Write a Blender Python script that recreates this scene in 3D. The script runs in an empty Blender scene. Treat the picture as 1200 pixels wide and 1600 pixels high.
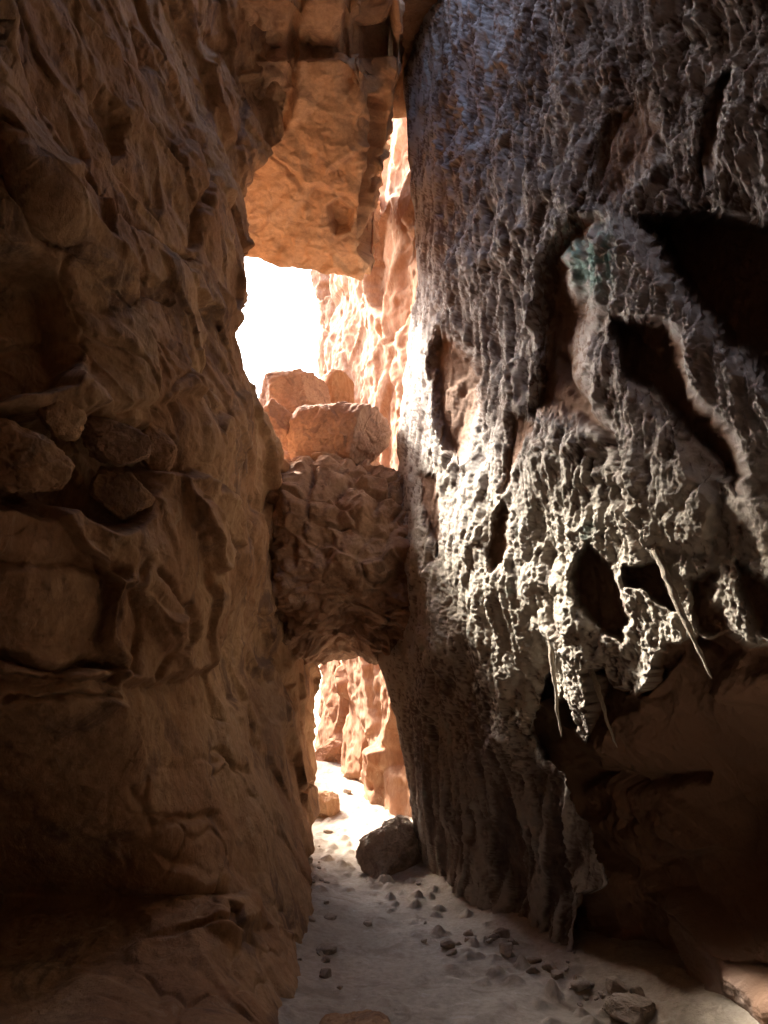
import bpy, math, numpy as np
from mathutils import Vector, Matrix

# ------------------------------------------------------------------ camera
C = bpy.context.scene.collection
sc = bpy.context.scene
F = 1164.0                      # focal length in pixels of the 1200x1600 photograph
PITCH = math.radians(13.5)
EYE = np.array([0.0, 0.0, 1.5])
cam_d = bpy.data.cameras.new('camera')
cam = bpy.data.objects.new('camera', cam_d); C.objects.link(cam)
cam_d.sensor_fit = 'VERTICAL'; cam_d.sensor_height = 24.0
cam_d.lens = 24.0 * F / 1600.0
cam_d.clip_start = 0.05; cam_d.clip_end = 2000
cam.location = EYE; cam.rotation_euler = (math.pi/2 + PITCH, 0, 0)
sc.camera = cam

# ------------------------------------------------------------------ sky and sun
TO_SUN = np.array([-2.35, 2.65, 3.3]); TO_SUN /= np.linalg.norm(TO_SUN)
SUN_EL = math.asin(TO_SUN[2]); SUN_AZ = math.atan2(TO_SUN[0], TO_SUN[1])   # clockwise from +Y
w = bpy.data.worlds.new("World"); sc.world = w; w.use_nodes = True
nt = w.node_tree; nt.nodes.clear()
sky = nt.nodes.new('ShaderNodeTexSky'); sky.sky_type = 'NISHITA'; sky.sun_disc = False
sky.sun_elevation = SUN_EL; sky.sun_rotation = SUN_AZ
sky.air_density = 1.0; sky.dust_density = 4.0; sky.ozone_density = 1.0
bg = nt.nodes.new('ShaderNodeBackground'); bg.inputs['Strength'].default_value = 0.15
wo = nt.nodes.new('ShaderNodeOutputWorld')
nt.links.new(sky.outputs[0], bg.inputs[0]); nt.links.new(bg.outputs[0], wo.inputs[0])
sd = bpy.data.lights.new('sun', 'SUN'); sd.energy = 1.6; sd.angle = math.radians(5.0); sd.color = (1.0, 0.93, 0.82)
sun = bpy.data.objects.new('sun', sd); C.objects.link(sun)
sun.rotation_euler = Vector(TO_SUN).to_track_quat('Z', 'Y').to_euler()
sc.view_settings.view_transform = 'Standard'; sc.view_settings.look = 'None'
sc.view_settings.gamma = 1.0; sc.view_settings.exposure = 3.7
sc.render.engine = 'CYCLES'
sc.cycles.use_denoising = True
sc.cycles.max_bounces = 10; sc.cycles.diffuse_bounces = 8
sc.cycles.sample_clamp_indirect = 0.0
sc.cycles.use_fast_gi = False

# ------------------------------------------------------------------ numeric helpers
FWD = np.array([0, math.cos(PITCH), math.sin(PITCH)])
UPV = np.array([0, -math.sin(PITCH), math.cos(PITCH)])
RGT = np.array([1.0, 0, 0])
def ray(px, py):
    px = np.asarray(px, float); py = np.asarray(py, float)
    return FWD + ((px-600)/F)[..., None]*RGT + ((800-py)/F)[..., None]*UPV
def at(px, py, d):
    return EYE + ray(px, py)*np.asarray(d, float)[..., None]

def _h(ix, iy, iz, seed):
    h = (ix.astype(np.uint32)*np.uint32(374761393)) ^ (iy.astype(np.uint32)*np.uint32(668265263)) ^ (iz.astype(np.uint32)*np.uint32(2246822519)) ^ np.uint32((seed*3266489917) & 0xffffffff)
    h ^= h >> np.uint32(15); h *= np.uint32(2246822519); h ^= h >> np.uint32(13); h *= np.uint32(3266489917); h ^= h >> np.uint32(16)
    return h
_G = np.random.RandomState(3).normal(size=(256, 3)); _G /= np.linalg.norm(_G, axis=1)[:, None]
_G = _G.astype(np.float32)
def noise(P, seed=0):                                  # gradient noise, about -1..1
    shp = P.shape[:-1]; P = P.reshape(-1, 3)
    I = np.floor(P); f = (P-I).astype(np.float32); I = I.astype(np.int64)
    u = f*f*f*(f*(f*6-15)+10)
    out = np.zeros(len(P), np.float32)
    for a in (0, 1):
        for b in (0, 1):
            for c in (0, 1):
                g = _G[_h(I[:, 0]+a, I[:, 1]+b, I[:, 2]+c, seed) & np.uint32(255)]
                w_ = (u[:, 0] if a else 1-u[:, 0])*(u[:, 1] if b else 1-u[:, 1])*(u[:, 2] if c else 1-u[:, 2])
                out += w_*(g[:, 0]*(f[:, 0]-a)+g[:, 1]*(f[:, 1]-b)+g[:, 2]*(f[:, 2]-c))
    return (out*1.6).reshape(shp)
def fbm(P, oct=4, seed=0, gain=.5, lac=2.03):
    s = 0; a = 1.0; t = 0
    for i in range(oct):
        s = s + a*noise(P, seed+i*17); t += a; a *= gain; P = P*lac+3.1
    return s/t
def ridged(P, oct=4, seed=0, gain=.5):
    s = 0; a = 1.0; t = 0
    for i in range(oct):
        s = s + a*(1-np.abs(noise(P, seed+i*31))*2); t += a; a *= gain; P = P*2.07+7.7
    return s/t
def worley(P, seed=0):                                  # F1, F2 distances and a cell value
    shp = P.shape[:-1]; P = P.reshape(-1, 3)
    I = np.floor(P).astype(np.int64); f = P-I
    f1 = np.full(len(P), 9.0); f2 = np.full(len(P), 9.0); cv = np.zeros(len(P))
    for a in (-1, 0, 1):
        for b in (-1, 0, 1):
            for c in (-1, 0, 1):
                h = _h(I[:, 0]+a, I[:, 1]+b, I[:, 2]+c, seed)
                jx = (h & np.uint32(1023))/1023.; jy = ((h >> np.uint32(10)) & np.uint32(1023))/1023.; jz = ((h >> np.uint32(20)) & np.uint32(1023))/1023.
                d = np.sqrt((a+jx-f[:, 0])**2+(b+jy-f[:, 1])**2+(c+jz-f[:, 2])**2)
                m = d < f1
                f2 = np.where(m, f1, np.minimum(f2, d)); cv = np.where(m, (h & np.uint32(255))/255., cv); f1 = np.where(m, d, f1)
    return f1.reshape(shp), f2.reshape(shp), cv.reshape(shp)
def facet_noise(P, seed=0, soft=.12):                        # broken planar faces: every cell is a randomly tilted plane
    shp = P.shape[:-1]; P = P.reshape(-1, 3); I = np.floor(P).astype(np.int64); f = P-I
    f1 = np.full(len(P), 9.0); f2 = np.full(len(P), 9.0); val = np.zeros(len(P))
    for a in (-1, 0, 1):
        for b in (-1, 0, 1):
            for c in (-1, 0, 1):
                h = _h(I[:, 0]+a, I[:, 1]+b, I[:, 2]+c, seed)
                dx = a+(h & np.uint32(1023))/1023.-f[:, 0]; dy = b+((h >> np.uint32(10)) & np.uint32(1023))/1023.-f[:, 1]; dz = c+((h >> np.uint32(20)) & np.uint32(1023))/1023.-f[:, 2]
                d = np.sqrt(dx*dx+dy*dy+dz*dz); g = _G[(h*np.uint32(2654435761) >> np.uint32(11)) & np.uint32(255)]
                v = g[:, 0]*dx+g[:, 1]*dy+g[:, 2]*dz + (((h >> np.uint32(5)) & np.uint32(127))/127.-.5)*.7
                m = d < f1
                f2 = np.where(m, f1, np.minimum(f2, d)); val = np.where(m, v, val); f1 = np.where(m, d, f1)
    return (val*sstep(0, soft, f2-f1)).reshape(shp)
def sstep(a, b, x):
    t = np.clip((x-a)/(b-a), 0, 1); return t*t*(3-2*t)
def poly_sd(px, py, poly):                              # signed distance, positive inside
    poly = np.asarray(poly, float); n = len(poly)
    dm = np.full(px.shape, 1e9); ins = np.zeros(px.shape, bool)
    for i in range(n):
        x0, y0 = poly[i]; x1, y1 = poly[(i+1) % n]
        ex, ey = x1-x0, y1-y0; L = ex*ex+ey*ey+1e-9
        t = np.clip(((px-x0)*ex+(py-y0)*ey)/L, 0, 1)
        dm = np.minimum(dm, np.hypot(px-x0-t*ex, py-y0-t*ey))
        c = ((y0 > py) != (y1 > py)) & (px < (x1-x0)*(py-y0)/((y1-y0) if y1 != y0 else 1e-9)+x0)
        ins ^= c
    return np.where(ins, dm, -dm)
def line_d(px, py, pts):                                # distance to a polyline
    dm = np.full(px.shape, 1e9)
    for (x0, y0), (x1, y1) in zip(pts[:-1], pts[1:]):
        ex, ey = x1-x0, y1-y0; L = ex*ex+ey*ey+1e-9
        t = np.clip(((px-x0)*ex+(py-y0)*ey)/L, 0, 1)
        dm = np.minimum(dm, np.hypot(px-x0-t*ex, py-y0-t*ey))
    return dm
def interp(x, tab):
    a = np.array(tab, float); return np.interp(x, a[:, 0], a[:, 1])

# ------------------------------------------------------------------ mesh helpers
def mesh_from(name, V, Fq, mat, attrs=None, smooth=True, parent=None):
    me = bpy.data.meshes.new(name)
    V = np.ascontiguousarray(V.reshape(-1, 3), dtype=np.float32); Fq = np.asarray(Fq, dtype=np.int32)
    k = Fq.shape[1]
    me.vertices.add(len(V)); me.vertices.foreach_set('co', V.ravel())
    me.loops.add(Fq.size); me.loops.foreach_set('vertex_index', Fq.ravel())
    me.polygons.add(len(Fq)); me.polygons.foreach_set('loop_start', np.arange(0, Fq.size, k, dtype=np.int32))
    me.polygons.foreach_set('loop_total', np.full(len(Fq), k, dtype=np.int32))
    me.update(calc_edges=True)
    me.polygons.foreach_set('use_smooth', np.full(len(Fq), smooth))
    for an, av in (attrs or {}).items():
        at_ = me.attributes.new(an, 'FLOAT', 'POINT'); at_.data.foreach_set('value', np.ascontiguousarray(av, dtype=np.float32).ravel())
    me.materials.append(mat); me.update()
    o = bpy.data.objects.new(name, me); C.objects.link(o)
    if parent is not None: o.parent = parent
    return o
def grid_faces(nr, nc, flip=False):
    i = np.arange(nr*nc).reshape(nr, nc)
    q = np.stack([i[:-1, :-1], i[:-1, 1:], i[1:, 1:], i[1:, :-1]], -1).reshape(-1, 4)
    return q[:, ::-1] if flip else q
def below(V, Fq, top=9.7):
    return Fq[(V.reshape(-1, 3)[:, 2])[Fq].min(1) < top]
def normals(P, ref=None):
    a = np.gradient(P, axis=1); b = np.gradient(P, axis=0)
    n = np.cross(a, b); n /= np.linalg.norm(n, axis=-1)[..., None]+1e-12
    ref = EYE if ref is None else ref
    s = np.sign(((ref-P)*n).sum(-1)); s[s == 0] = 1
    return n*s[..., None]
def blur(A, k):
    for ax in (0, 1):
        pad = [(0, 0)]*A.ndim; pad[ax] = (k, k)
        B = np.cumsum(np.pad(A, pad, mode='edge'), axis=ax)
        B = np.concatenate([np.zeros_like(np.take(B, [0], ax)), B], ax)
        n = A.shape[ax]; hi = np.take(B, np.arange(2*k+1, n+2*k+1), ax); lo = np.take(B, np.arange(0, n), ax)
        A = (hi-lo)/(2*k+1)
    return A
def tag(o, label=None, cat=None, group=None, kind=None):
    if label: o['label'] = label
    if cat: o['category'] = cat
    if group: o['group'] = group
    if kind: o['kind'] = kind
    return o
def place(o, p):                                        # put the origin at the thing's base without moving the mesh
    me = o.data; p = Vector(p); me.transform(Matrix.Translation(-p)); o.location = p

# ------------------------------------------------------------------ materials
def rock_mat(name, base, alt, stain, scale=1.0, bump=0.3, bump_scale=40, streak=1.0, crust_lit=None, crust_warm=None, pit=None, rough=.93, pale=None):
    m = bpy.data.materials.new(name); m.use_nodes = True; t = m.node_tree; N = t.nodes; L = t.links
    b = N['Principled BSDF']; b.inputs['Roughness'].default_value = rough
    b.inputs['Specular IOR Level'].default_value = .25
    g = N.new('ShaderNodeNewGeometry')
    mp = N.new('ShaderNodeMapping'); mp.inputs['Scale'].default_value = (scale, scale, scale*streak); L.new(g.outputs['Position'], mp.inputs[0])
    def nz(s, det, r=.6, dist=0.0, vec=mp.outputs[0]):
        n = N.new('ShaderNodeTexNoise'); n.inputs['Scale'].default_value = s; n.inputs['Detail'].default_value = det
        n.inputs['Roughness'].default_value = r; n.inputs['Distortion'].default_value = dist; L.new(vec, n.inputs['Vector']); return n.outputs['Fac']
    def ramp(fac, a, c):
        r = N.new('ShaderNodeMapRange'); r.inputs['From Min'].default_value = a; r.inputs['From Max'].default_value = c; r.interpolation_type = 'SMOOTHSTEP'; L.new(fac, r.inputs['Value']); return r.outputs['Result']
    def mix(fac, a, c, mode='MIX'):
        x = N.new('ShaderNodeMix'); x.data_type = 'RGBA'; x.blend_type = mode
        if isinstance(fac, float): x.inputs['Factor'].default_value = fac
        else: L.new(fac, x.inputs['Factor'])
        for s_, v in ((x.inputs['A'], a), (x.inputs['B'], c)):
            if isinstance(v, tuple): s_.default_value = (*v, 1)
            else: L.new(v, s_)
        return x.outputs['Result']
    def attr(n):
        a = N.new('ShaderNodeAttribute'); a.attribute_name = n; return a.outputs['Fac']
    def mul(a, c):
        x = N.new('ShaderNodeMath'); x.operation = 'MULTIPLY'; x.use_clamp = True
        for s_, v in ((x.inputs[0], a), (x.inputs[1], c)):
            if isinstance(v, (int, float)): s_.default_value = v
            else: L.new(v, s_)
        return x.outputs[0]
    col = mix(ramp(nz(1.3, 8, .62, .6), .38, .62), base, alt)
    col = mix(mul(ramp(nz(2.6, 10, .68, 1.2), .50, .66), .8), col, stain)
    col = mix(mul(ramp(nz(22, 6, .7), .35, .7), .45), col, tuple(c*.55 for c in base))
    if pale: col = mix(mul(ramp(nz(5.5, 10, .75, .8), .56, .70), .6), col, pale)
    if crust_lit:
        cr = mix(attr('warm'), crust_lit, crust_warm)
        cr = mix(mul(ramp(nz(14, 6, .7), .4, .7), .35), cr, tuple(c*.6 for c in crust_lit))
        under = mix(attr('smoothrock'), col, pit) if pit else col
        col = mix(attr('crust_lit'), under, cr)
        col = mix(attr('green'), col, (.20, .38, .34))
    else:
        pass
    L.new(col, b.inputs['Base Color'])
    bn = N.new('ShaderNodeBump'); bn.inputs['Strength'].default_value = bump; bn.inputs['Distance'].default_value = .02
    h = N.new('ShaderNodeMath'); h.operation = 'ADD'; L.new(nz(bump_scale, 8, .72, .3), h.inputs[0]); L.new(nz(bump_scale*.25, 6, .6, .5), h.inputs[1])
    L.new(h.outputs[0], bn.inputs['Height']); L.new(bn.outputs[0], b.inputs['Normal'])
    return m
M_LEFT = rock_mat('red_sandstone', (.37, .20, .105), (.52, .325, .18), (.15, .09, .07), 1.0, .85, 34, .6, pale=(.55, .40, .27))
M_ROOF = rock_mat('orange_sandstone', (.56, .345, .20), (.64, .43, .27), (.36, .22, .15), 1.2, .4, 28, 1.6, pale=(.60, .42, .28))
M_FAR = rock_mat('sunlit_sandstone', (.34, .165, .085), (.42, .26, .16), (.25, .10, .045), 1.3, .4, 20, .35, pale=(.55, .42, .28))
M_CRUST = rock_mat('pale_mineral_crust', (.50, .42, .32), (.56, .48, .38), (.34, .26, .20), 3.0, .8, 40, 1.0)
M_RIGHT = rock_mat('pitted_rock', (.15, .105, .085), (.19, .135, .11), (.08, .055, .045), 1.0, .6, 45, .5,
                   crust_lit=(.46, .425, .40), crust_warm=(.46, .41, .335), pit=(.24, .14, .09))
M_BOULDER = rock_mat('boulder_rock', (.36, .21, .15), (.46, .29, .20), (.20, .12, .10), 1.6, .5, 30, 1.0, pale=(.55, .42, .32))
M_GREYROCK = rock_mat('dusty_boulder', (.40, .32, .25), (.50, .42, .34), (.22, .16, .12), 2.2, .6, 30, 1.0, pale=(.55, .47, .38))
M_FLOOR = rock_mat('dusty_sand', (.42, .355, .28), (.50, .43, .35), (.29, .23, .17), 1.2, .6, 45, 1.0, pale=(.58, .53, .48))
M_PLUG = rock_mat('jammed_rubble', (.33, .19, .115), (.44, .28, .18), (.18, .11, .08), 1.6, .6, 30, 1.0, pale=(.54, .42, .31))
M_LEDGE = rock_mat('ledge_rock', (.32, .19, .12), (.42, .27, .18), (.16, .10, .08), 2.0, .5, 30, 1.0, pale=(.50, .38, .27))

RES = 1.7       # photograph pixels per mesh cell inside the frame
def span(a, b, step): return np.linspace(a, b, max(2, int(round((b-a)/step))+1))
def py_rows(top=-1500, bot=2300, step=RES):
    return np.concatenate([np.linspace(top, -60, 60)[:-1], span(-60, 1640, step), np.linspace(1640, bot, 30)[1:]])

# ------------------------------------------------------------------ left rock wall
def left_edge(py):
    return interp(py, [(-1500, 500), (-60, 480), (0, 470), (90, 442), (160, 440), (215, 432), (270, 396), (330, 388), (400, 389), (460, 387), (490, 372), (520, 363), (570, 377),
                       (605, 400), (650, 425), (690, 442), (740, 462), (820, 482), (900, 494), (1000, 501), (1050, 505), (1110, 501), (1160, 498), (1200, 500), (1230, 496), (1290, 490),
                       (1350, 484), (1400, 478), (1470, 484), (1540, 474), (1600, 470), (2300, 470)])
LOWER_LEFT = [(-3000, -1200), (-60, -60), (5, 40), (35, 105), (62, 155), (110, 225), (150, 285), (200, 330), (260, 390), (310, 440), (350, 560), (370, 700), (385, 900), (440, 1120), (500, 1300), (560, 1500), (600, 2600), (-3000, 2600)]
def left_d(PX, PY):
    X = interp(PY, [(-1500, 2.6), (-200, 2.15), (0, 1.85), (400, 1.36), (700, 1.15), (1000, 1.10), (1200, .90), (1300, .74), (1400, .58), (1500, .47), (1600, .38), (2300, .3)])
    cap = interp(PY, [(-1500, 7.5), (0, 7.0), (400, 8.6), (700, 8.0), (1000, 8.4), (2300, 8.4)])
    a = X*F/np.maximum(600-PX, 60)
    D = (a**-3+cap**-3)**(-1/3)
    near = interp(PY, [(0, 2.75), (1050, 2.75), (1400, 3.6), (1500, 3.25), (1600, 2.7), (2300, 1.7)])*sstep(-40, 130, poly_sd(PX, PY, LOWER_LEFT))
    return (D**4+near**4)**.25
def build_left():
    py = py_rows(); n_in = int(560/RES)
    c = np.concatenate([np.linspace(-1800, -40, 110)[:-1], np.linspace(-40, 1000, int(1.0*n_in))])
    PY = np.repeat(py[:, None], len(c), 1)
    e = left_edge(py)
    jag = fbm(np.stack([py*.02, py*0, py*0], -1), 4, 5)*7
    e = (e+jag)[:, None]
    cc = c[None, :]
    PX = np.where(cc < 0, cc, -40+(cc+40)/1040*(e+40))
    D = left_d(PX, PY)
    P = at(PX, PY, D); n = normals(P)
    n = blur(n, 6); n /= np.linalg.norm(n, axis=-1)[..., None]
    q = P*1.0
    wx = fbm(q*2.2, 4, 11)*16; wy = fbm(q*3.2+9, 4, 12)*22
    wx2 = fbm(q*9, 3, 13)*5; wy2 = fbm(q*9+4, 3, 14)*5
    X_, Y_ = PX+wx+wx2, PY+wy+wy2
    sc_ = np.clip(D/4, .35, 2)
    disp = fbm(q*.9, 3, 20)*.22+fbm(q*3.1, 4, 21)*.07
    st = np.stack([q[..., 0]*4, (q[..., 1]*.55-q[..., 2]*.83)*1.1, (q[..., 1]*.83+q[..., 2]*.55)*5.0], -1)*.9+fbm(q*1.5, 3, 24)[..., None]*.9
    disp += (ridged(st*.5, 3, 29)-.4)*.03
    upr = sstep(1150, 700, PY)
    wq = np.stack([fbm(q*1.7, 3, 36), fbm(q*1.7+5, 3, 37), fbm(q*1.7+8, 3, 38)], -1)
    fq = np.stack([q[..., 0], q[..., 1]*.77-q[..., 2]*.64, (q[..., 1]*.64+q[..., 2]*.77)*1.7], -1)
    disp += facet_noise(fq*1.1+wq*.25, 39, .10)*.13 + (.4+.6*upr)*(facet_noise(fq*2.9+wq*.35, 40, .10)*.022*sc_ + facet_noise(fq*8+wq*.5, 41, .12)*.007*sc_)
    disp += ridged(st, 4, 22)*.007*sc_*(.3+.7*upr) + fbm(q*16, 4, 23)*.006*sc_ + fbm(q*45, 3, 42)*.003*sc_
    f1, f2, cv = worley(q*np.array([2.4, 1.6, 1.5])+fbm(q*2, 3, 25)[..., None]*.5, 26)
    disp += -.03*np.exp(-((f2-f1)/.05)**2)*sstep(.05, .35, fbm(q*.8, 2, 27)) + (cv-.5)*.015
    # traced shapes
    def P_(poly, depth, soft=8):
        return 1.3*depth*sstep(-soft, soft, poly_sd(X_, Y_, poly))
    # big step: rock lower-left of the diagonal ridge stands proud
    sd_ = poly_sd(X_, Y_, [(-900, -300), (-60, -60), (5, 40), (35, 105), (62, 155), (110, 225), (150, 285), (200, 330), (260, 390), (305, 430), (330, 520), (300, 620), (200, 640), (0, 660), (-900, 660)])
    disp += .10*sstep(-5, 9, sd_)*sstep(350, 40, sd_)
    disp += P_([(-400, 400), (45, 405), (92, 450), (112, 500), (118, 560), (95, 600), (60, 612), (0, 625), (-400, 640)], -.22, 12)
    disp += .05*np.exp(-(line_d(X_, Y_, [(20, 405), (60, 420), (100, 465), (113, 520), (115, 570), (92, 600)])/7)**2)
    # shelf that carries the boulders and the swelling rock below it
    disp += P_([(-400, 640), (60, 645), (150, 650), (250, 690), (268, 730), (225, 745), (215, 800), (165, 815), (100, 795), (0, 790), (-400, 790)], -.20, 10)
    disp += P_([(-400, 830), (20, 790), (70, 815), (120, 800), (165, 832), (222, 800), (232, 745), (290, 742), (330, 768), (358, 800), (370, 850), (370, 905), (352, 960), (330, 1040), (250, 1060), (0, 1055), (-400, 1050)], .11, 9)
    disp += .035*np.exp(-(line_d(X_, Y_, [(225, 745), (285, 745), (325, 765), (355, 800), (370, 850), (370, 900), (385, 960), (378, 1010)])/6)**2)
    for pts, dp, wd in (([(-400, 1045), (0, 1030), (90, 1050), (140, 1032), (185, 1045)], .13, 8), ([(205, 880), (190, 930), (205, 980), (200, 1045)], .05, 5), ([(225, 900), (262, 945), (272, 1000), (240, 1050)], .07, 5),
                        ([(0, 1090), (120, 1085), (185, 1095)], .05, 5), ([(-100, 870), (80, 880), (180, 900)], .05, 9), ([(380, 230), (405, 330), (395, 400)], .05, 4),
                        ([(268, 130), (290, 190), (312, 250), (318, 275), (300, 330), (300, 380)], .12, 7), ([(90, 215), (130, 270), (180, 315), (240, 370), (300, 400)], .07, 5),
                        ([(340, 60), (390, 120), (418, 160)], .12, 14), ([(210, 45), (225, 100)], .09, 10), ([(372, 170), (398, 235), (400, 290)], .05, 5),
                        ([(430, 690), (452, 760), (458, 830)], .09, 4), ([(400, 960), (440, 965), (470, 950)], .03, 4), ([(330, 1180), (380, 1215), (390, 1250)], .05, 7),
                        ([(205, 1225), (240, 1290), (330, 1275), (345, 1300)], .07, 8)):
        disp -= dp*np.exp(-(line_d(X_, Y_, pts)/wd)**2)
    disp += P_([(160, 135), (178, 160), (198, 195), (193, 245), (172, 225), (152, 185)], -.11, 5)
    disp += P_([(215, 430), (255, 440), (262, 470), (225, 470)], -.06, 5)
    disp += P_([(330, 1410), (395, 1395), (402, 1440), (365, 1480), (320, 1460)], .10, 12)
    disp += P_([(348, 1425), (368, 1430), (370, 1465), (352, 1455)], -.10, 4)
    disp *= 1-.45*sstep(1060, 1300, PY)
    V = P+(n*.6-ray(PX, PY)*.45)*disp[..., None]
    # wrap round the free edge: the rock turns away from the passage and has thickness
    ed = V[:, -1]; k = 16; back = []
    for j in range(1, k+1):
        t = j/k; ang = t*1.1
        off = np.array([-2.6*t, .55*math.sin(ang*1.4), 0.0])
        pp = ed+off; pp = pp+(fbm(pp*2.2, 3, 33)*.14*min(1, t*3))[:, None]*np.array([1, .3, 0.3])
        back.append(pp)
    V = np.concatenate([V, np.stack(back, 1)], 1)
    o = mesh_from('rock_wall', V, below(V, grid_faces(*V.shape[:2])), M_LEFT)
    tag(o, 'brown sandstone wall with ledge and cracks left of the passage', 'rock wall', kind='structure')
    return V
VL = build_left()

# ------------------------------------------------------------------ right rock wall
def right_edge(py):
    return interp(py, [(-1500, 640), (0, 636), (150, 634), (300, 645), (420, 652), (520, 640), (640, 628), (720, 625), (800, 618), (900, 600), (1000, 588), (1030, 590), (1070, 602), (1120, 616),
                       (1190, 632), (1250, 640), (1310, 646), (1370, 664), (1420, 690), (2300, 700)])
RECESS = [(838, 1062), (850, 1050), (862, 1052), (868, 1100), (880, 1085), (890, 1100), (905, 1150), (918, 1162), (935, 1140), (932, 1085), (925, 1050), (940, 1045), (955, 1078), (990, 1088),
          (1010, 1068), (1018, 1030), (1032, 1010), (1068, 1005), (1088, 985), (1100, 1000), (1140, 985), (1180, 1010), (1260, 1000), (1900, 980), (3600, 950), (3600, 2300), (960, 2300), (960, 1600),
          (905, 1500), (888, 1450), (900, 1400), (945, 1388), (935, 1350), (912, 1325), (905, 1290), (880, 1230), (868, 1205), (838, 1175), (825, 1150), (832, 1100)]
def build_right():
    py = py_rows()
    c = np.concatenate([np.linspace(0, 1000, int(600/RES*1.05)), np.linspace(1000, 3000, 120)[1:]])
    PY = np.repeat(py[:, None], len(c), 1)
    e = (right_edge(py)+fbm(np.stack([py*.03, py*0+7, py*0], -1), 4, 45)*6)[:, None]
    cc = c[None, :]
    PX = np.where(cc <= 1000, e+cc/1000*(1240-e), 1240+(cc-1000)/2000*2300)
    R = ray(PX, PY)
    D = np.full(PX.shape, 4.0)
    for _ in range(30):                                  # intersect each ray with the leaning wall
        z = EYE[2]+R[..., 2]*D
        lean = interp(z, [(-1, .12), (0, 0), (1.8, -.30), (2.6, -.33), (4.4, -.10), (6, 0), (9, .1), (14, .8)])
        # x = 2.72 - .353 y + lean
        Dn = (2.72+lean)/(R[..., 0]+.353*R[..., 1]); D = .5*D+.5*Dn
    P = EYE+R*D[..., None]; n = normals(P); n = blur(n, 8); n /= np.linalg.norm(n, axis=-1)[..., None]
    q = P
    wx = fbm(q*3, 4, 51)*7+fbm(q*14, 3, 53)*5; wy = fbm(q*3+5, 4, 52)*8+fbm(q*14+3, 3, 54)*7
    X_, Y_ = PX+wx, PY+wy
    high = sstep(900, 250, PY); low = sstep(1080, 1300, PY)
    # streaky honeycomb: shear so that the streaks follow the lean near the foot
    s_ = q.copy(); s_[..., 1] = q[..., 1]+low*.42*(q[..., 2]-.5)
    zst = .60-.34*high-.36*low
    qs = np.stack([s_[..., 0]*15, s_[..., 1]*16, s_[..., 2]*15*zst], -1)
    qs = qs+np.stack([fbm(q*4, 3, 61), fbm(q*4+8, 3, 62), fbm(q*4+3, 3, 63)*.6], -1)*1.2
    cell = ridged(qs*.9, 4, 64, .62)                      # network of ridges
    cell2 = ridged(qs*2.3+11, 3, 66, .6)
    f1, f2, cv = worley(qs*1.25, 67)
    pits = sstep(.42, .12, f1)*sstep(.35, .8, cv)
    f1b, f2b, cvb = worley(qs*3.0+5, 68)
    pits2 = sstep(.42, .15, f1b)*sstep(.3, .7, cvb)
    patch = fbm(q*np.array([1.4, 1.4, .8]), 4, 70)*1.3
    rough_ = 1-.55*low
    planes = facet_noise(q*np.array([1.9, 1.9, 1.3])+fbm(q*2, 3, 56)[..., None]*.35, 57, .1)*.05+facet_noise(q*5+fbm(q*4, 3, 58)[..., None]*.5, 59, .12)*.012
    disp = fbm(q*.8, 3, 71)*.16+fbm(q*np.array([2.6, 2.6, 1.2]), 4, 72)*.09
    vr = ridged(np.stack([s_[..., 0]*7, s_[..., 1]*8, s_[..., 2]*1.15], -1)+fbm(q*2.5, 3, 76)[..., None]*.7, 4, 77, .62)
    amp = .20+.42*sstep(-.45, .5, fbm(q*np.array([1.8, 1.8, 1.1]), 3, 78))
    disp += planes
    disp += amp*((cell-.35)*.045*rough_+(cell2-.4)*.020 - pits*.030*rough_ - pits2*.012*rough_) + fbm(q*38, 4, 73, .6)*.013 + (vr-.4)*.050*(.12+.88*high)
    cval = cell*(.8-.35*high)+vr*(.25+.6*high)+cell2*.55-pits*.5-pits2*.5+.55*patch+.5*fbm(q*30, 3, 79)
    lo_, hi_ = np.quantile(cval[::7, ::7], [.18, .80]); crust_lit = sstep(lo_, hi_, cval+(hi_-lo_)*(.75*sstep(640, 800, PY)*sstep(1150, 950, PY)-.10*high))  # pale coverage raised over the sunlit band, its brightness put into the colour
    grv = ridged(np.stack([s_[..., 0]*5, s_[..., 1]*5.5, s_[..., 2]*.9], -1), 4, 75)
    disp += (grv-.4)*(.03+.05*low+.03*high)
    crust_lit = crust_lit*(1-low)+low*sstep(.40, .72, grv*.8+.25*cell2)*.85
    smooth = np.zeros_like(disp); push = np.zeros_like(disp)
    def hole(poly, depth, soft=5, keep=0.0, blend=1.0):
        nonlocal disp, crust_lit, smooth, push
        m = sstep(-soft, soft, poly_sd(X_, Y_, poly)*blend)
        disp = disp*(1-m*.35); push += m*depth*1.7; crust_lit = crust_lit*(1-m*(1-keep)); smooth = np.maximum(smooth, m)
    def bulge(poly, h, soft=14):
        nonlocal push
        push = push-1.2*h*sstep(-soft, soft, poly_sd(X_, Y_, poly))
    # diagonal rib with its knob, standing proud
    bulge([(950, 342), (985, 362), (1020, 400), (1060, 450), (1110, 505), (1160, 570), (1230, 640), (1400, 780), (1400, 1000), (1230, 900), (1150, 790), (1110, 700), (1060, 600), (1040, 520),
           (960, 500), (930, 495), (900, 455), (905, 410), (925, 370)], .20, 24)
    bulge([(915, 510), (945, 500), (975, 540), (985, 600), (1060, 700), (1120, 790), (1100, 860), (1000, 840), (930, 680), (915, 600)], .07, 10)
    rib = sstep(-22, 14, poly_sd(X_, Y_, [(950, 345), (985, 362), (1020, 405), (1060, 455), (1110, 510), (1165, 575), (1230, 640), (1400, 780), (1400, 1000), (1200, 860), (1150, 780), (1110, 690), (1060, 590), (1040, 515), (960, 500), (900, 455), (905, 410)]))
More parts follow.
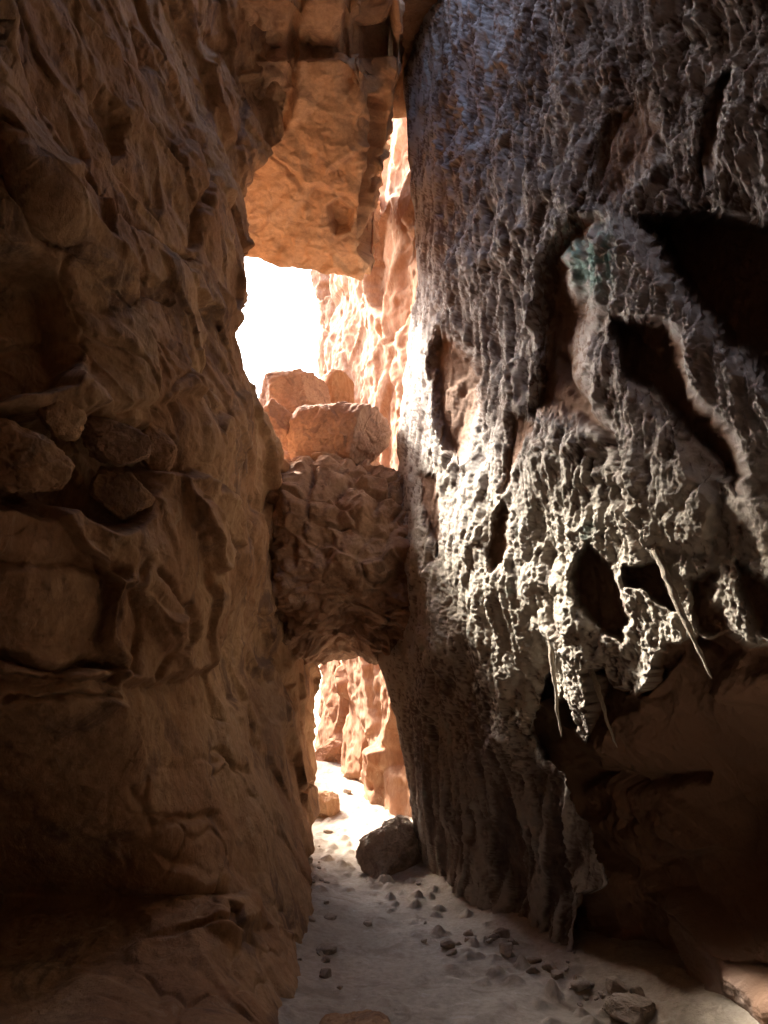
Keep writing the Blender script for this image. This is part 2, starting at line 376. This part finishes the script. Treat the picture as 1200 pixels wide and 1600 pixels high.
    crust_lit = np.maximum(crust_lit, rib*(.55+.45*sstep(-.3, .2, cell2-.4)))  # rib painted paler in place of sunlight that does not reach it
    hole([(1012, 345), (1100, 330), (1230, 360), (1800, 400), (1800, 900), (1400, 760), (1200, 598), (1165, 560), (1105, 490), (1050, 425)], .34, 16)
    hole([(958, 505), (1035, 500), (1058, 545), (1075, 610), (1110, 660), (1135, 705), (1150, 770), (1125, 745), (1065, 665), (1020, 610), (985, 592), (972, 545)], .17, 10)
    hole([(945, 345), (900, 400), (893, 452), (925, 495), (905, 540), (915, 600), (932, 665), (860, 645), (828, 640), (852, 560), (850, 480), (885, 395), (920, 352)], .20, 20)
    hole([(693, 522), (716, 538), (734, 575), (738, 640), (716, 722), (692, 690), (682, 640), (678, 575)], .16, 10)
    hole([(786, 782), (795, 820), (793, 868), (776, 892), (764, 862), (770, 820)], .10, 4)
    hole([(905, 866), (926, 850), (950, 882), (968, 930), (978, 968), (968, 1002), (938, 985), (912, 950), (900, 905)], .17, 5)
    hole([(975, 890), (1022, 880), (1035, 905), (1052, 958), (1035, 955), (1005, 925), (980, 918)], .16, 4)
    hole([(1072, 905), (1110, 890), (1105, 935), (1130, 960), (1150, 1000), (1095, 990), (1075, 950)], .08, 9)
    hole([(1145, 880), (1190, 905), (1250, 960), (1230, 1000), (1180, 985), (1160, 935)], .08, 10)
    hole([(1120, 120), (1145, 105), (1125, 190), (1105, 260), (1085, 285), (1080, 250), (1100, 190)], .09, 10)
    hole([(955, 180), (1010, 150), (1030, 220), (990, 300), (950, 320), (940, 250)], .07, 16, .3)
    hole([(800, 650), (830, 660), (800, 740), (782, 770), (785, 720)], .05, 5)
    hole([(650, 740), (680, 745), (690, 800), (688, 870), (668, 820), (655, 780)], .12, 6)
    for pts, wd, dp in (([(960, 760), (1000, 850), (1030, 900)], 5, .05), ([(690, 0), (700, 200), (690, 330)], 8, .05), ([(800, 20), (806, 180)], 6, .06), ([(850, 860), (860, 960), (880, 1010)], 7, .05),
                        ([(880, 560), (960, 720), (990, 790)], 6, .05), ([(760, 1290), (790, 1400), (800, 1480)], 6, .05), ([(840, 1210), (870, 1330), (880, 1420)], 7, .06)):
        m = np.exp(-(line_d(X_, Y_, pts)/wd)**2); disp -= dp*m; crust_lit *= 1-m*.7
    # the undercut alcove near the ground, with its own roof and bulge inside
    sdr = poly_sd(PX+wx*.9, PY+wy*.9, RECESS); m = sstep(-2, 2, sdr)
    inner = .34+.20*sstep(0, 140, sdr)+.25*sstep(80, 260, poly_sd(PX, PY, [(1085, 1130), (1300, 1100), (1700, 1100), (1700, 1420), (1180, 1400), (1100, 1260)])+120)
    inner -= .30*sstep(1330, 1600, PY)
    tex = fbm(q*1.7, 4, 81)*.12+fbm(q*7, 5, 82, .6)*.04+facet_noise(q*np.array([1.6, 1.6, 3.2])+fbm(q*1.5, 3, 87)[..., None]*.6, 88, .12)*.14-.12*np.exp(-(line_d(X_, Y_, [(900, 1225), (950, 1210), (1000, 1222), (1090, 1215)])/9)**2)+.10*np.exp(-(line_d(X_, Y_, [(960, 1150), (1040, 1160), (1090, 1120), (1240, 1060)])/34)**2)
    disp = disp*(1-m)+m*tex; push = push*(1-m)+m*inner*1.7
    crust_lit *= 1-m; smooth = np.maximum(smooth, m)
    # pale slab leaning at the foot of the alcove
    msl = sstep(-14, 10, poly_sd(X_, Y_, [(1075, 1395), (1120, 1420), (1170, 1490), (1260, 1560), (1260, 1700), (1120, 1700), (1095, 1560), (1090, 1480)]))
    disp += msl*.16; crust_lit = np.maximum(crust_lit, msl*.35*sstep(-.3, .3, patch)); 
    warm = sstep(560, 900, PY+fbm(q*1.2, 3, 84)*160)*sstep(1330, 960, PX*.4+PY*.6)
    green = np.clip(np.exp(-(np.hypot((PX-925)*1.1, (PY-400)*.7)/34)**2)*(1.4)*sstep(-.4, .5, noise(q*16, 85)) + .45*sstep(.35, .75, fbm(q*5, 3, 86))*sstep(200, 500, PY), 0, .8)*sstep(.1, .5, crust_lit)
    ef = sstep(0, .12, (PX-e)/(1240-e))
    disp = disp*(.35+.65*ef)
    V = P+n*disp[..., None]+R*(push*ef)[..., None]
    ed = V[:, 0]; k = 14; back = []; z1 = np.zeros((len(py), k))
    for j in range(k, 0, -1):
        t = j/k; ang = t*1.2
        off = np.array([1.3*(1-math.cos(ang)), 1.1*math.sin(ang), 0])
        pp = ed+off; pp = pp+(fbm(pp*3, 4, 91)*.10*min(1, t*3))[:, None]*np.array([1, .3, .3]); back.append(pp)
    V = np.concatenate([np.stack(back, 1), V], 1)
    cat = lambda A, v: np.concatenate([np.full((len(py), k), v), A], 1)
    o = mesh_from('rock_wall', V, below(V, grid_faces(*V.shape[:2])), M_RIGHT, dict(crust_lit=cat(crust_lit, .5), warm=cat(warm, .6), green=cat(green, 0), smoothrock=cat(smooth, 0)))
    tag(o, 'grey pitted honeycomb rock wall with dark hollows right of the passage', 'rock wall', kind='structure')
    return o
right_wall = build_right()

def spike(pts, w0, proud=.03):
    P = []
    for (x, y) in pts:
        R = ray(x, y); D = 4.0
        for _ in range(40):
            z = EYE[2]+R[2]*D
            lean = float(interp(z, [(-1, .12), (0, 0), (1.8, -.30), (2.6, -.33), (4.4, -.10), (6, 0), (9, .1), (14, .8)]))
            D = .5*D+.5*(2.72+lean)/(R[0]+.353*R[1])
        P.append((EYE+R*(D-(proud if P else -.02)), D))
    n = 40; ts = np.linspace(0, 1, n); Q = np.stack([np.interp(ts, np.linspace(0, 1, len(P)), [p[0][k] for p in P]) for k in range(3)], -1)
    Q = Q+np.stack([fbm(Q*9, 3, 151), fbm(Q*9, 3, 152), fbm(Q*9, 3, 153)], -1)*.008
    D = P[0][1]; m = 9; V = []
    for i in range(n):
        r_ = w0/F*D*.5*(1-ts[i])**.6*(1+.6*float(noise(Q[i:i+1]*22, 154)[0]))+.002
        for j in range(m):
            a = 2*math.pi*j/m; V.append(Q[i]+r_*np.array([math.cos(a)*.9, math.sin(a)*1.2, math.sin(a+1)*.3]))
    Fc = [[i*m+j, i*m+(j+1) % m, (i+1)*m+(j+1) % m, (i+1)*m+j] for i in range(n-1) for j in range(m)]
    mesh_from('rock_spike', np.array(V), Fc, M_CRUST, parent=right_wall)
spike([(1008, 815), (1040, 900), (1078, 985), (1112, 1060)], 13)
spike([(860, 1000), (866, 1060), (871, 1110), (876, 1150)], 9)
spike([(920, 1040), (938, 1090), (950, 1130), (964, 1168)], 8)
# ------------------------------------------------------------------ sandy floor
def floor_z(x, y):
    b = np.interp(y, [-10, 6.5, 8, 11, 14, 20, 60], [0, 0, .10, .38, .78, 1.0, 1.4])
    b = b+.10*np.exp(-((x+.75)/.35)**2)*sstep(8.5, 5, y) + .12*sstep(.45, 1.0, x-(2.72-.353*y)+.75)*sstep(8, 6, y)
    return b
def floor_full(x, y):
    q = np.stack([x, y, x*0], -1)
    b = floor_z(x, y)+fbm(q*1.1, 3, 101)*.05+fbm(q*5, 4, 102)*.016+fbm(q*19, 3, 103)*.005
    f1, f2, cv = worley(q*np.array([9, 7, 1])+fbm(q*4, 2, 104)[..., None]*.5, 105)
    edge = np.clip(np.exp(-((x-(2.72-.353*y)+.38)/.30)**2)+np.exp(-((x+.60)/.22)**2)*.8, 0, 1)*sstep(9, 7, y)
    edge = np.clip(edge+.5*sstep(7.5, 9, y), 0, 1)
    b = b+edge*(sstep(.55, .1, f1)*cv*.07) + .35*sstep(.25, .8, noise(q*2.2, 106))*.05*edge
    return b
def build_floor():
    ys = np.concatenate([np.linspace(-6, 2.6, 40)[:-1], 1/np.linspace(1/2.6, 1/16.0, 520), np.linspace(16, 60, 60)[1:], np.array([90, 150, 260, 420, 700])])
    xs = np.concatenate([-np.geomspace(2.2, 400, 34)[::-1], np.linspace(-2.1, 3.0, 420), np.geomspace(3.2, 400, 34)])
    Y, X = np.meshgrid(ys, xs, indexing='ij')
    Z = floor_full(X, Y)
    V = np.stack([X, Y, Z], -1)
    o = mesh_from('ground', V, grid_faces(*X.shape), M_FLOOR)
    tag(o, 'pale dusty sand floor of the passage rising to the far opening', kind='structure')
build_floor()

# ------------------------------------------------------------------ far sunlit wall beyond the openings
def build_far():
    ts = np.linspace(0, 1, 260); zs = np.concatenate([np.linspace(-.3, 12, 620)])
    T, Z = np.meshgrid(ts, zs)
    # plan curve from behind the right wall's corner to the far end, where it turns away
    cx = np.interp(T, [0, .12, .25, .55, .82, .92, 1], [1.5, .75, .38, -.30, -.95, -1.00, .5]); cy = np.interp(T, [0, .12, .25, .55, .82, .92, 1], [7.6, 7.75, 8.3, 10.4, 12.6, 13.2, 16.5])
    cx = cx-.035*(Z-3)*sstep(.3, .9, T)*(Z > 3) - sstep(1.6, 0, Z)*(.05)*sstep(.2, .6, T)
    P = np.stack([cx, cy, Z], -1); n = normals(P, np.array([-8, 6, 4.]))
    q = P; w_ = fbm(q*1.5, 3, 111)[..., None]*.6
    disp = fbm(q*.7, 3, 112)*.18+ridged(q*np.array([1.8, 1.8, .5])+w_*2, 4, 113, .5)*.05+fbm(q*7, 5, 114, .6)*.025+facet_noise(q*np.array([1.1, 1.1, .75])+w_*.5, 116, .12)*.22
    f1, f2, cv = worley(q*np.array([7, 7, 3.5])+w_, 115); disp -= .04*sstep(.4, .15, f1)*sstep(.6, .9, cv)
    V = P+n*disp[..., None]
    o = mesh_from('rock_wall', V, grid_faces(*T.shape), M_FAR)
    tag(o, 'sunlit orange rock wall seen through both openings', 'rock wall', kind='structure')
build_far()

# ------------------------------------------------------------------ roof slab above the window
def build_slab():
    py = np.concatenate([np.linspace(-700, -60, 60)[:-1], span(-60, 452, RES)]); px = span(372, 612, RES)
    PX, PY = np.meshgrid(px, py)
    rt = interp(PY, [(-700, 640), (-60, 616), (40, 626), (110, 622), (170, 614), (250, 602), (330, 590), (400, 583), (430, 583), (452, 584)])+fbm(np.stack([PY*.03, PY*0, PY*0], -1), 4, 119)*8
    PX = 372+(PX-372)/240*(rt-372)
    # its lower and right edges
    low = interp(PX, [(372, 402), (395, 405), (430, 412), (480, 421), (510, 430), (545, 437), (565, 441), (580, 432), (590, 400), (612, 395)])+fbm(np.stack([PX*.05, PX*0, PX*0], -1), 3, 120)*4
    PY = np.where(PY < -60, PY, -60+(PY+60)/(452+60)*(low+60))
    D = interp(PY, [(-700, 7.5), (-260, 6.5), (0, 6.3), (75, 6.9), (95, 6.75), (200, 7.2), (400, 7.9), (430, 8.05), (450, 8.3)])
    D = D+.25*sstep(560, 600, PX+.02*(PY-200))+.02*np.maximum(0, PX-400)*0
    P = at(PX, PY, D); n = normals(P); q = P
    wx = fbm(q*2.5, 4, 121)*10; wy = fbm(q*2.5+7, 4, 122)*10
    X_, Y_ = PX+wx, PY+wy
    disp = fbm(q*1.2, 3, 123)*.10+fbm(q*np.array([5, 5, 7]), 5, 124)*.04+ridged(q*np.array([5, 4, 14]), 3, 125)*.012+facet_noise(q*np.array([1.6, 1.6, 2.4])+fbm(q*2, 3, 129)[..., None]*.5, 128, .2)*.09+facet_noise(q*6+fbm(q*3, 3, 130)[..., None]*.5, 118, .2)*.02+fbm(q*30, 3, 126)*.005
    for pts, dp, wd in (([(588, -60), (600, 40), (612, 90)], .3, 10), ([(592, 160), (584, 250), (572, 330), (575, 390), (590, 405)], .35, 8), ([(470, 78), (540, 76), (548, -100)], .12, 5), ([(470, -20), (455, 90), (447, 180), (440, 200)], .12, 8),
                        ([(575, 20), (560, 90), (550, 130)], .12, 18)):
        disp -= dp*np.exp(-(line_d(X_, Y_, pts)/wd)**2)
    disp -= .16*sstep(-5, 6, poly_sd(X_, Y_, [(515, 322), (532, 312), (548, 330), (545, 360), (525, 365), (514, 350)]))
    disp -= .14*sstep(-8, 8, poly_sd(X_, Y_, [(545, -200), (612, -200), (612, 75), (590, 120), (560, 100), (545, 60)]))
    V = P+n*disp[..., None]
    rows = []
    for j in range(1, 15):                                # underside runs back, away from the camera
        t = j/14; pp = V[-1]+np.array([0, 1.5*t, 1.9*t]); rows.append(pp+(fbm(pp*3, 3, 127)*.07*min(1, 3*t))[:, None]*np.array([0, .2, 1]))
    V = np.concatenate([V, np.stack(rows, 0)], 0)
    # right side runs back as well, so that the slab is a block
    cols = []
    for j in range(1, 11):
        t = j/10; pp = V[:, -1]+np.array([.05*t, 1.5*t, 1.5*t]); cols.append(pp+(fbm(pp*2.5, 4, 117)*.16*min(1, 3*t))[:, None]*np.array([1, .2, .2]))
    V = np.concatenate([V, np.stack(cols, 1)], 1)
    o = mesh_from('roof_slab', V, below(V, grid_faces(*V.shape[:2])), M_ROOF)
    place(o, at(490, 430, 8.0))
    tag(o, 'square orange sandstone slab wedged above the bright window', 'rock slab')
build_slab()

# ------------------------------------------------------------------ loose rocks
def cube_sphere(n):
    V = []; Fc = []
    for ax in range(3):
        for s in (-1, 1):
            u, v = np.meshgrid(np.linspace(-1, 1, n), np.linspace(-1, 1, n))
            u = np.tan(u*math.pi/4); v = np.tan(v*math.pi/4)
            p = np.zeros((n, n, 3)); p[..., ax] = s; p[..., (ax+1) % 3] = u*s; p[..., (ax+2) % 3] = v
            b = sum(len(x) for x in V); V.append(p.reshape(-1, 3)); Fc.append(grid_faces(n, n)+b)
    V = np.concatenate(V); Fc = np.concatenate(Fc)
    key = np.round(V*1e5).astype(np.int64); _, idx, inv = np.unique(key, axis=0, return_index=True, return_inverse=True)
    V = V[idx]; Fc = inv.reshape(-1)[Fc]
    V /= np.linalg.norm(V, axis=1)[:, None]
    return V, Fc
def rock(name, center, size, mat, seed=0, n=60, facets=9, box=.5, rough=.07, rot=(0, 0, 0), fine=.022, planes=None, attrs=None, lump=.12):
    D, Fc = cube_sphere(n); rs = np.random.RandomState(seed)
    p = 2+4*box                                                     # superellipsoid exponent
    r = (np.abs(D)**p).sum(1)**(-1/p)
    for i in range(facets):                                         # cut by random planes: flat broken faces
        nn = rs.normal(size=3); nn /= np.linalg.norm(nn); dd = rs.uniform(.72, 1.0)
        c = D@nn; r = np.where(c > .05, np.minimum(r, dd/np.maximum(c, .05)*1.0), r)
    r = r*.97
    V = D*r[:, None]
    V = V*(1+lump*fbm(V*1.1+seed*3.3, 3, seed)[:, None])
    V = V*np.array(size)
    R = np.array(Matrix.Rotation(rot[2], 3, 'Z') @ Matrix.Rotation(rot[1], 3, 'Y') @ Matrix.Rotation(rot[0], 3, 'X'))
    V = V@R.T
    dn = D@R.T; S = max(size)
    q = V/S
    fc_ = facet_noise(q*2.6+seed+fbm(q*2, 2, seed)[:, None]*.4, seed+3, .15)*.055+facet_noise(q*7+seed, seed+4, .2)*.02 if n > 30 else 0
    V = V+dn*(S*(rough*fbm(q*3.2+seed, 4, seed+5)+fine*fbm(q*13+seed, 4, seed+9)+fc_))[:, None]
    o = mesh_from(name, V, Fc, mat)
    base = V[:, 2].min(); o.data.transform(Matrix.Translation((0, 0, -base)))
    o.location = Vector(center)+Vector((0, 0, base))
    return o
# wedged rubble mass that fills the slot between window and lower opening
def plug():
    D, Fc = cube_sphere(230)
    c = at(536, 892, 7.3); size = np.array([1.18, .98, .90])
    r = (np.abs(D)**2.5).sum(1)**(-1/2.5); V = D*r[:, None]*size
    q = V+c
    big = fbm(q*1.1, 3, 131)*.26+fbm(q*3, 4, 132)*.10
    f1, f2, cv = worley(q*np.array([3.2, 3.2, 4.0])+fbm(q*2, 3, 133)[:, None]*.4, 134)
    up = sstep(-.1, .6, V[:, 2]/size[2])
    cob = sstep(.0, .2, f2-f1)*(.3+.7*cv)*.12*(.35+.65*up)+ridged(q*np.array([2.5, 2.5, 1.6]), 4, 136)*.05+facet_noise(q*3.2+fbm(q*2, 3, 137)[:, None]*.5, 138, .15)*.07+facet_noise(q*8, 139, .2)*.025
    V = V+D*(big+cob+fbm(q*11, 4, 135)*.02)[:, None]
    # upper part slopes back and leaves the hollow behind the boulders
    V[:, 2] += .16*np.exp(-((V[:, 0]-.02)/.30)**2)*sstep(-.2, -.7, V[:, 2])
    V[:, 0] += .10*sstep(.2, 1, V[:, 2]) - .25*sstep(0, -1, V[:, 0])*sstep(.3, 1.0, V[:, 2])
    o = mesh_from('chockstone', V, Fc, M_PLUG)
    base = V[:, 2].min(); o.data.transform(Matrix.Translation((0, 0, -base))); o.location = Vector(c)+Vector((0, 0, base))
    tag(o, 'big rubble covered chockstone wedged between window and lower opening', 'boulder')
plug()
def rk(px, py, d, sx, sy, sz, *a, **k):
    if px < 300:
        d0 = d; d = float(left_d(np.array([float(px)]), np.array([float(py)]))[0])+.0; f_ = d/d0; sx, sy, sz = sx*f_, sy*f_, sz*f_
    label, cat, group = k.pop('label'), k.pop('cat', 'boulder'), k.pop('group', None)
    name = k.pop('name', 'boulder')
    o = rock(name, at(px, py, d), (sx, sy, sz), *a, **k); tag(o, label, cat, group); return o
GW = 'boulders piled below the window'
rk(458, 632, 8.6, .46, .40, .34, M_BOULDER, 3, 80, 5, .25, .04, (0, .0, .2), label='rounded brown boulder against the white sky in the window', group=GW)
rk(530, 690, 7.5, .47, .34, .36, M_BOULDER, 8, 90, 6, .75, .04, (.15, .12, -.25), label='large blocky boulder with flat faces just below the window', group=GW)
rk(525, 618, 9.2, .24, .25, .26, M_FAR, 14, 40, 8, .6, .05, (0, .3, .4), label='small bright orange rock beside the rounded boulder in the window', group=GW)
rk(490, 742, 8.7, .80, .5, .42, M_BOULDER, 16, 80, 6, .6, .06, label='dark rock shelf behind and beneath the boulders', group=GW)
rk(440, 672, 7.6, .26, .3, .22, M_BOULDER, 17, 50, 8, .5, .05, (0, .6, 0), label='low rock wedged at the left end of the window sill', group=GW)
rk(600, 748, 7.2, .14, .14, .10, M_BOULDER, 21, 40, 8, .5, .06, label='small stone right of the blocky boulder by the grey wall', group=GW)
rk(505, 762, 7.1, .22, .18, .10, M_BOULDER, 23, 50, 8, .4, .06, (0, .2, 0), label='flat stone directly under the blocky boulder', group=GW)
rk(480, 735, 7.1, .16, .14, .09, M_BOULDER, 24, 40, 8, .5, .06, (0, .4, 0), label='small stone at the lower left corner of the blocky boulder', group=GW)

# boulder lying on the floor
def on_floor(px, py, dz=0):
    lo, hi = .5, 40.0
    for _ in range(50):
        m = (lo+hi)/2; p = at(px, py, m)
        if p[2] > floor_z(p[0], p[1])+dz: lo = m
        else: hi = m
    return at(px, py, lo), lo
p, d = on_floor(610, 1372)
o = rock('boulder', p+np.array([0.01, .24, .15]), (.28, .24, .22), M_GREYROCK, 35, 110, 12, .3, .09, (.35, -.45, .3), .03, lump=.25)
tag(o, 'dusty brown boulder lying on the sand at the passage mouth', 'boulder')

# rocks on the left ledge
GL = 'boulders on the left ledge'
rk(178, 692, 2.95, .150, .085, .085, M_LEDGE, 41, 80, 9, .2, .06, (0, .35, .1), label='smooth oval tan boulder on the left ledge', group=GL)
rk(240, 700, 3.15, .095, .09, .110, M_LEFT, 42, 60, 9, .3, .08, (0, .2, .3), label='reddish rock touching the right end of the oval boulder', group=GL)
rk(192, 768, 2.85, .120, .08, .095, M_LEFT, 43, 70, 10, .2, .08, (.3, .5, .6), label='greenish brown round rock below the oval boulder', group=GL)
rk(92, 652, 2.80, .090, .08, .075, M_LEFT, 44, 50, 9, .2, .08, (.4, .2, 1), label='dark rock in the corner above the left ledge', group=GL)
rk(20, 715, 2.55, .190, .10, .115, M_LEFT, 45, 80, 10, .2, .10, (.2, .35, .5), label='ragged red rock at the left end of the ledge', group=GL)
rk(285, 742, 3.3, .030, .03, .018, M_LEDGE, 48, 30, 6, .4, .05, label='tiny pale stone on top of the arched rim', group=GL)

# foreground rock at the bottom edge
p, d = on_floor(560, 1640)
o = rock('boulder', p+np.array([-.02, 0, .03]), (.17, .15, .10), M_LEFT, 51, 60, 5, .3, .05); tag(o, 'low red rock cut off by the bottom edge', 'boulder')
p, d = on_floor(990, 1590)
o = rock('boulder', p+np.array([.04, .05, .0]), (.15, .11, .06), M_FLOOR, 52, 60, 6, .4, .06, (0, .2, .3)); tag(o, 'grey dusty rock at the foot of the right wall by the alcove', 'boulder')
p, d = on_floor(512, 1275)
o = rock('boulder', p+np.array([-.08, .1, .08]), (.20, .18, .16), M_LEFT, 53, 60, 6, .4, .06); tag(o, 'red brown rock half buried in sand left of the path', 'boulder')
p, d = on_floor(528, 1190)
o = rock('boulder', p+np.array([-.05, .1, .12]), (.34, .28, .22), M_FAR, 54, 60, 6, .5, .06); tag(o, 'broken orange rock in the far end of the lower opening', 'boulder')

# stones strewn over the sand
rs = np.random.RandomState(77)
spots = []
for i in range(74):
    if i < 44:
        t = rs.rand(); x = 700+300*t+abs(rs.normal())*-34+12; y = 1440+128*t+rs.normal()*12+8
    elif i < 62: x = 497+rs.normal()*18; y = 1320+rs.rand()*250
    else: x = 520+rs.rand()*70+rs.normal()*6; y = 1190+rs.rand()*60
    spots.append((x, y, float(np.exp(rs.uniform(math.log(.009), math.log(.05))))*(1.3 if i < 62 else 1.8)))
spots += [(575, 1444, .045), (655, 1385, .03), (470, 1392, .06), (512, 1300, .05), (560, 1215, .05), (545, 1200, .06), (735, 1470, .05), (700, 1485, .045)]
protos = [None, None, None]
for i, (x, y, s) in enumerate(spots):
    p, d = on_floor(x, y); p[2] = float(floor_full(np.array([p[0]]), np.array([p[1]]))[0])
    k = i % 3
    if protos[k] is None:
        o = rock('stone', (0, 0, 0), (1, .8, .6), M_GREYROCK, 60+k, 14, 8, .5, .08); protos[k] = o
    else:
        o = protos[k].copy(); C.objects.link(o)
    o.location = Vector(p)-Vector((0, 0, s*.38)); o.rotation_euler = (rs.uniform(-.3, .3), rs.uniform(-.3, .3), rs.uniform(0, 6.28)); o.scale = (s, s*rs.uniform(.7, 1.1), s*rs.uniform(.7, 1.1))
    if i < 44 or i >= len(spots)-2: tag(o, 'small grey stone among the rubble along the foot of the right wall', 'stone', 'stones along the right wall')
    elif i < 62: tag(o, 'small stone in the dark rubble along the foot of the left wall', 'stone', 'stones along the left wall')
    elif i < 74: tag(o, 'small pale stone on the bright sand beyond the lower opening', 'stone', 'stones in the lower opening')
for o, l in zip([o for o in C.objects if o.name.startswith('stone') and 'label' not in o],
                ['dark fist sized stone alone in the middle of the sandy path', 'small stone in front of the boulder on the sand', 'dark rock at the foot of the left wall',
                 'rounded stone left of the path near the red brown rock', 'pale stone at the foot of the sunlit wall', 'upper pale stone beside the broken orange rock']):
    tag(o, l, 'stone')

# ------------------------------------------------------------------ cave roof above and rock behind the viewer
def build_shell():
    # rear: half ring behind the camera
    pts = np.array([(-3.3, 7.3), (-3.4, 3), (-2.6, -1), (-.5, -2.4), (1.5, -2.6), (4, -1), (4.6, 3), (4.4, 7), (2.4, 8.3), (1.3, 8.3)])
    u = np.linspace(0, len(pts)-1, 260); zs = np.linspace(-.3, 10.5, 130)
    U, Z = np.meshgrid(u, zs); k = np.arange(len(pts))
    P = np.stack([np.interp(U, k, pts[:, 0]), np.interp(U, k, pts[:, 1]), Z], -1); n = normals(P, np.array([.5, 2., 2.]))
    V = P+n*(fbm(P*.8, 4, 141)*.3+fbm(P*4, 4, 142)*.06)[..., None]
    o = mesh_from('rock_wall', V, grid_faces(*U.shape), M_LEFT); tag(o, 'rough brown rock closing the cave behind the viewer', 'rock wall', kind='structure')
    # unseen left wall farther out, added to keep sun off the low far side
    u = np.linspace(0, 1, 200); zs = np.linspace(-.5, 1, 120); U, T = np.meshgrid(u, zs)
    y_ = 7.6+U*16; H = 6.6+.8*fbm(np.stack([y_*.5, y_*0, y_*0], -1), 3, 146)
    P = np.stack([-3.6-.10*(y_-7.6)-.8*np.maximum(T, 0)**2, y_, T*H], -1); n = normals(P, np.array([0, 12., 3.]))
    V = P+n*(fbm(P*.8, 4, 147)*.3+facet_noise(P*1.2, 148)*.15)[..., None]
    back = np.stack([V[-1]+np.array([-.5*j, 0, -.25*j*j*.4]) for j in range(1, 9)], 0); V = np.concatenate([V, back], 0)
    o = mesh_from('rock_wall', V, grid_faces(*V.shape[:2]), M_LEFT); tag(o, 'unseen outer rock wall added to shade the low far side beyond the openings', 'rock wall', kind='structure')
    # roof: irregular sheet, its gap lets some sky in over the near end of the slot
    x = np.linspace(-6, 7, 170); y = np.linspace(-4, 10.6, 270); X, Y = np.meshgrid(x, y)
    Z = 9.0-.10*(Y-2)+.04*X*X
    Q = np.stack([X, Y, X*0], -1); Z = Z+fbm(Q*.6, 4, 143)*.4+fbm(Q*3, 4, 144)*.08
    V = np.stack([X, Y, Z], -1); f = grid_faces(*X.shape)
    cx = X.ravel()[f].mean(1); cy = Y.ravel()[f].mean(1)
    gap = (np.hypot((cx-GAP[0])/GAP[2], (cy-GAP[1])/GAP[3])+.25*fbm(np.stack([cx, cy, cx*0], -1)*1.5, 3, 145)) < 1
    rag = .5*fbm(np.stack([cx*.9, cx*0, cx*0], -1), 4, 149)
    gap |= ((cy > 7.8+rag) & (cx > -.05) & (cx < 3)) | ((cy > 8.7+rag) & ((cx < -1.0) | (cx > -.1)))  # unseen roof strip behind the slab added to shade the far wall's upper part
    o = mesh_from('cave_roof', V, f[~gap], M_LEFT); tag(o, 'rock roof of the cave with a ragged gap and an added shading strip', 'rock roof', kind='structure')
GAP = (0.1, 4.8, 1.55, 1.3)
build_shell()
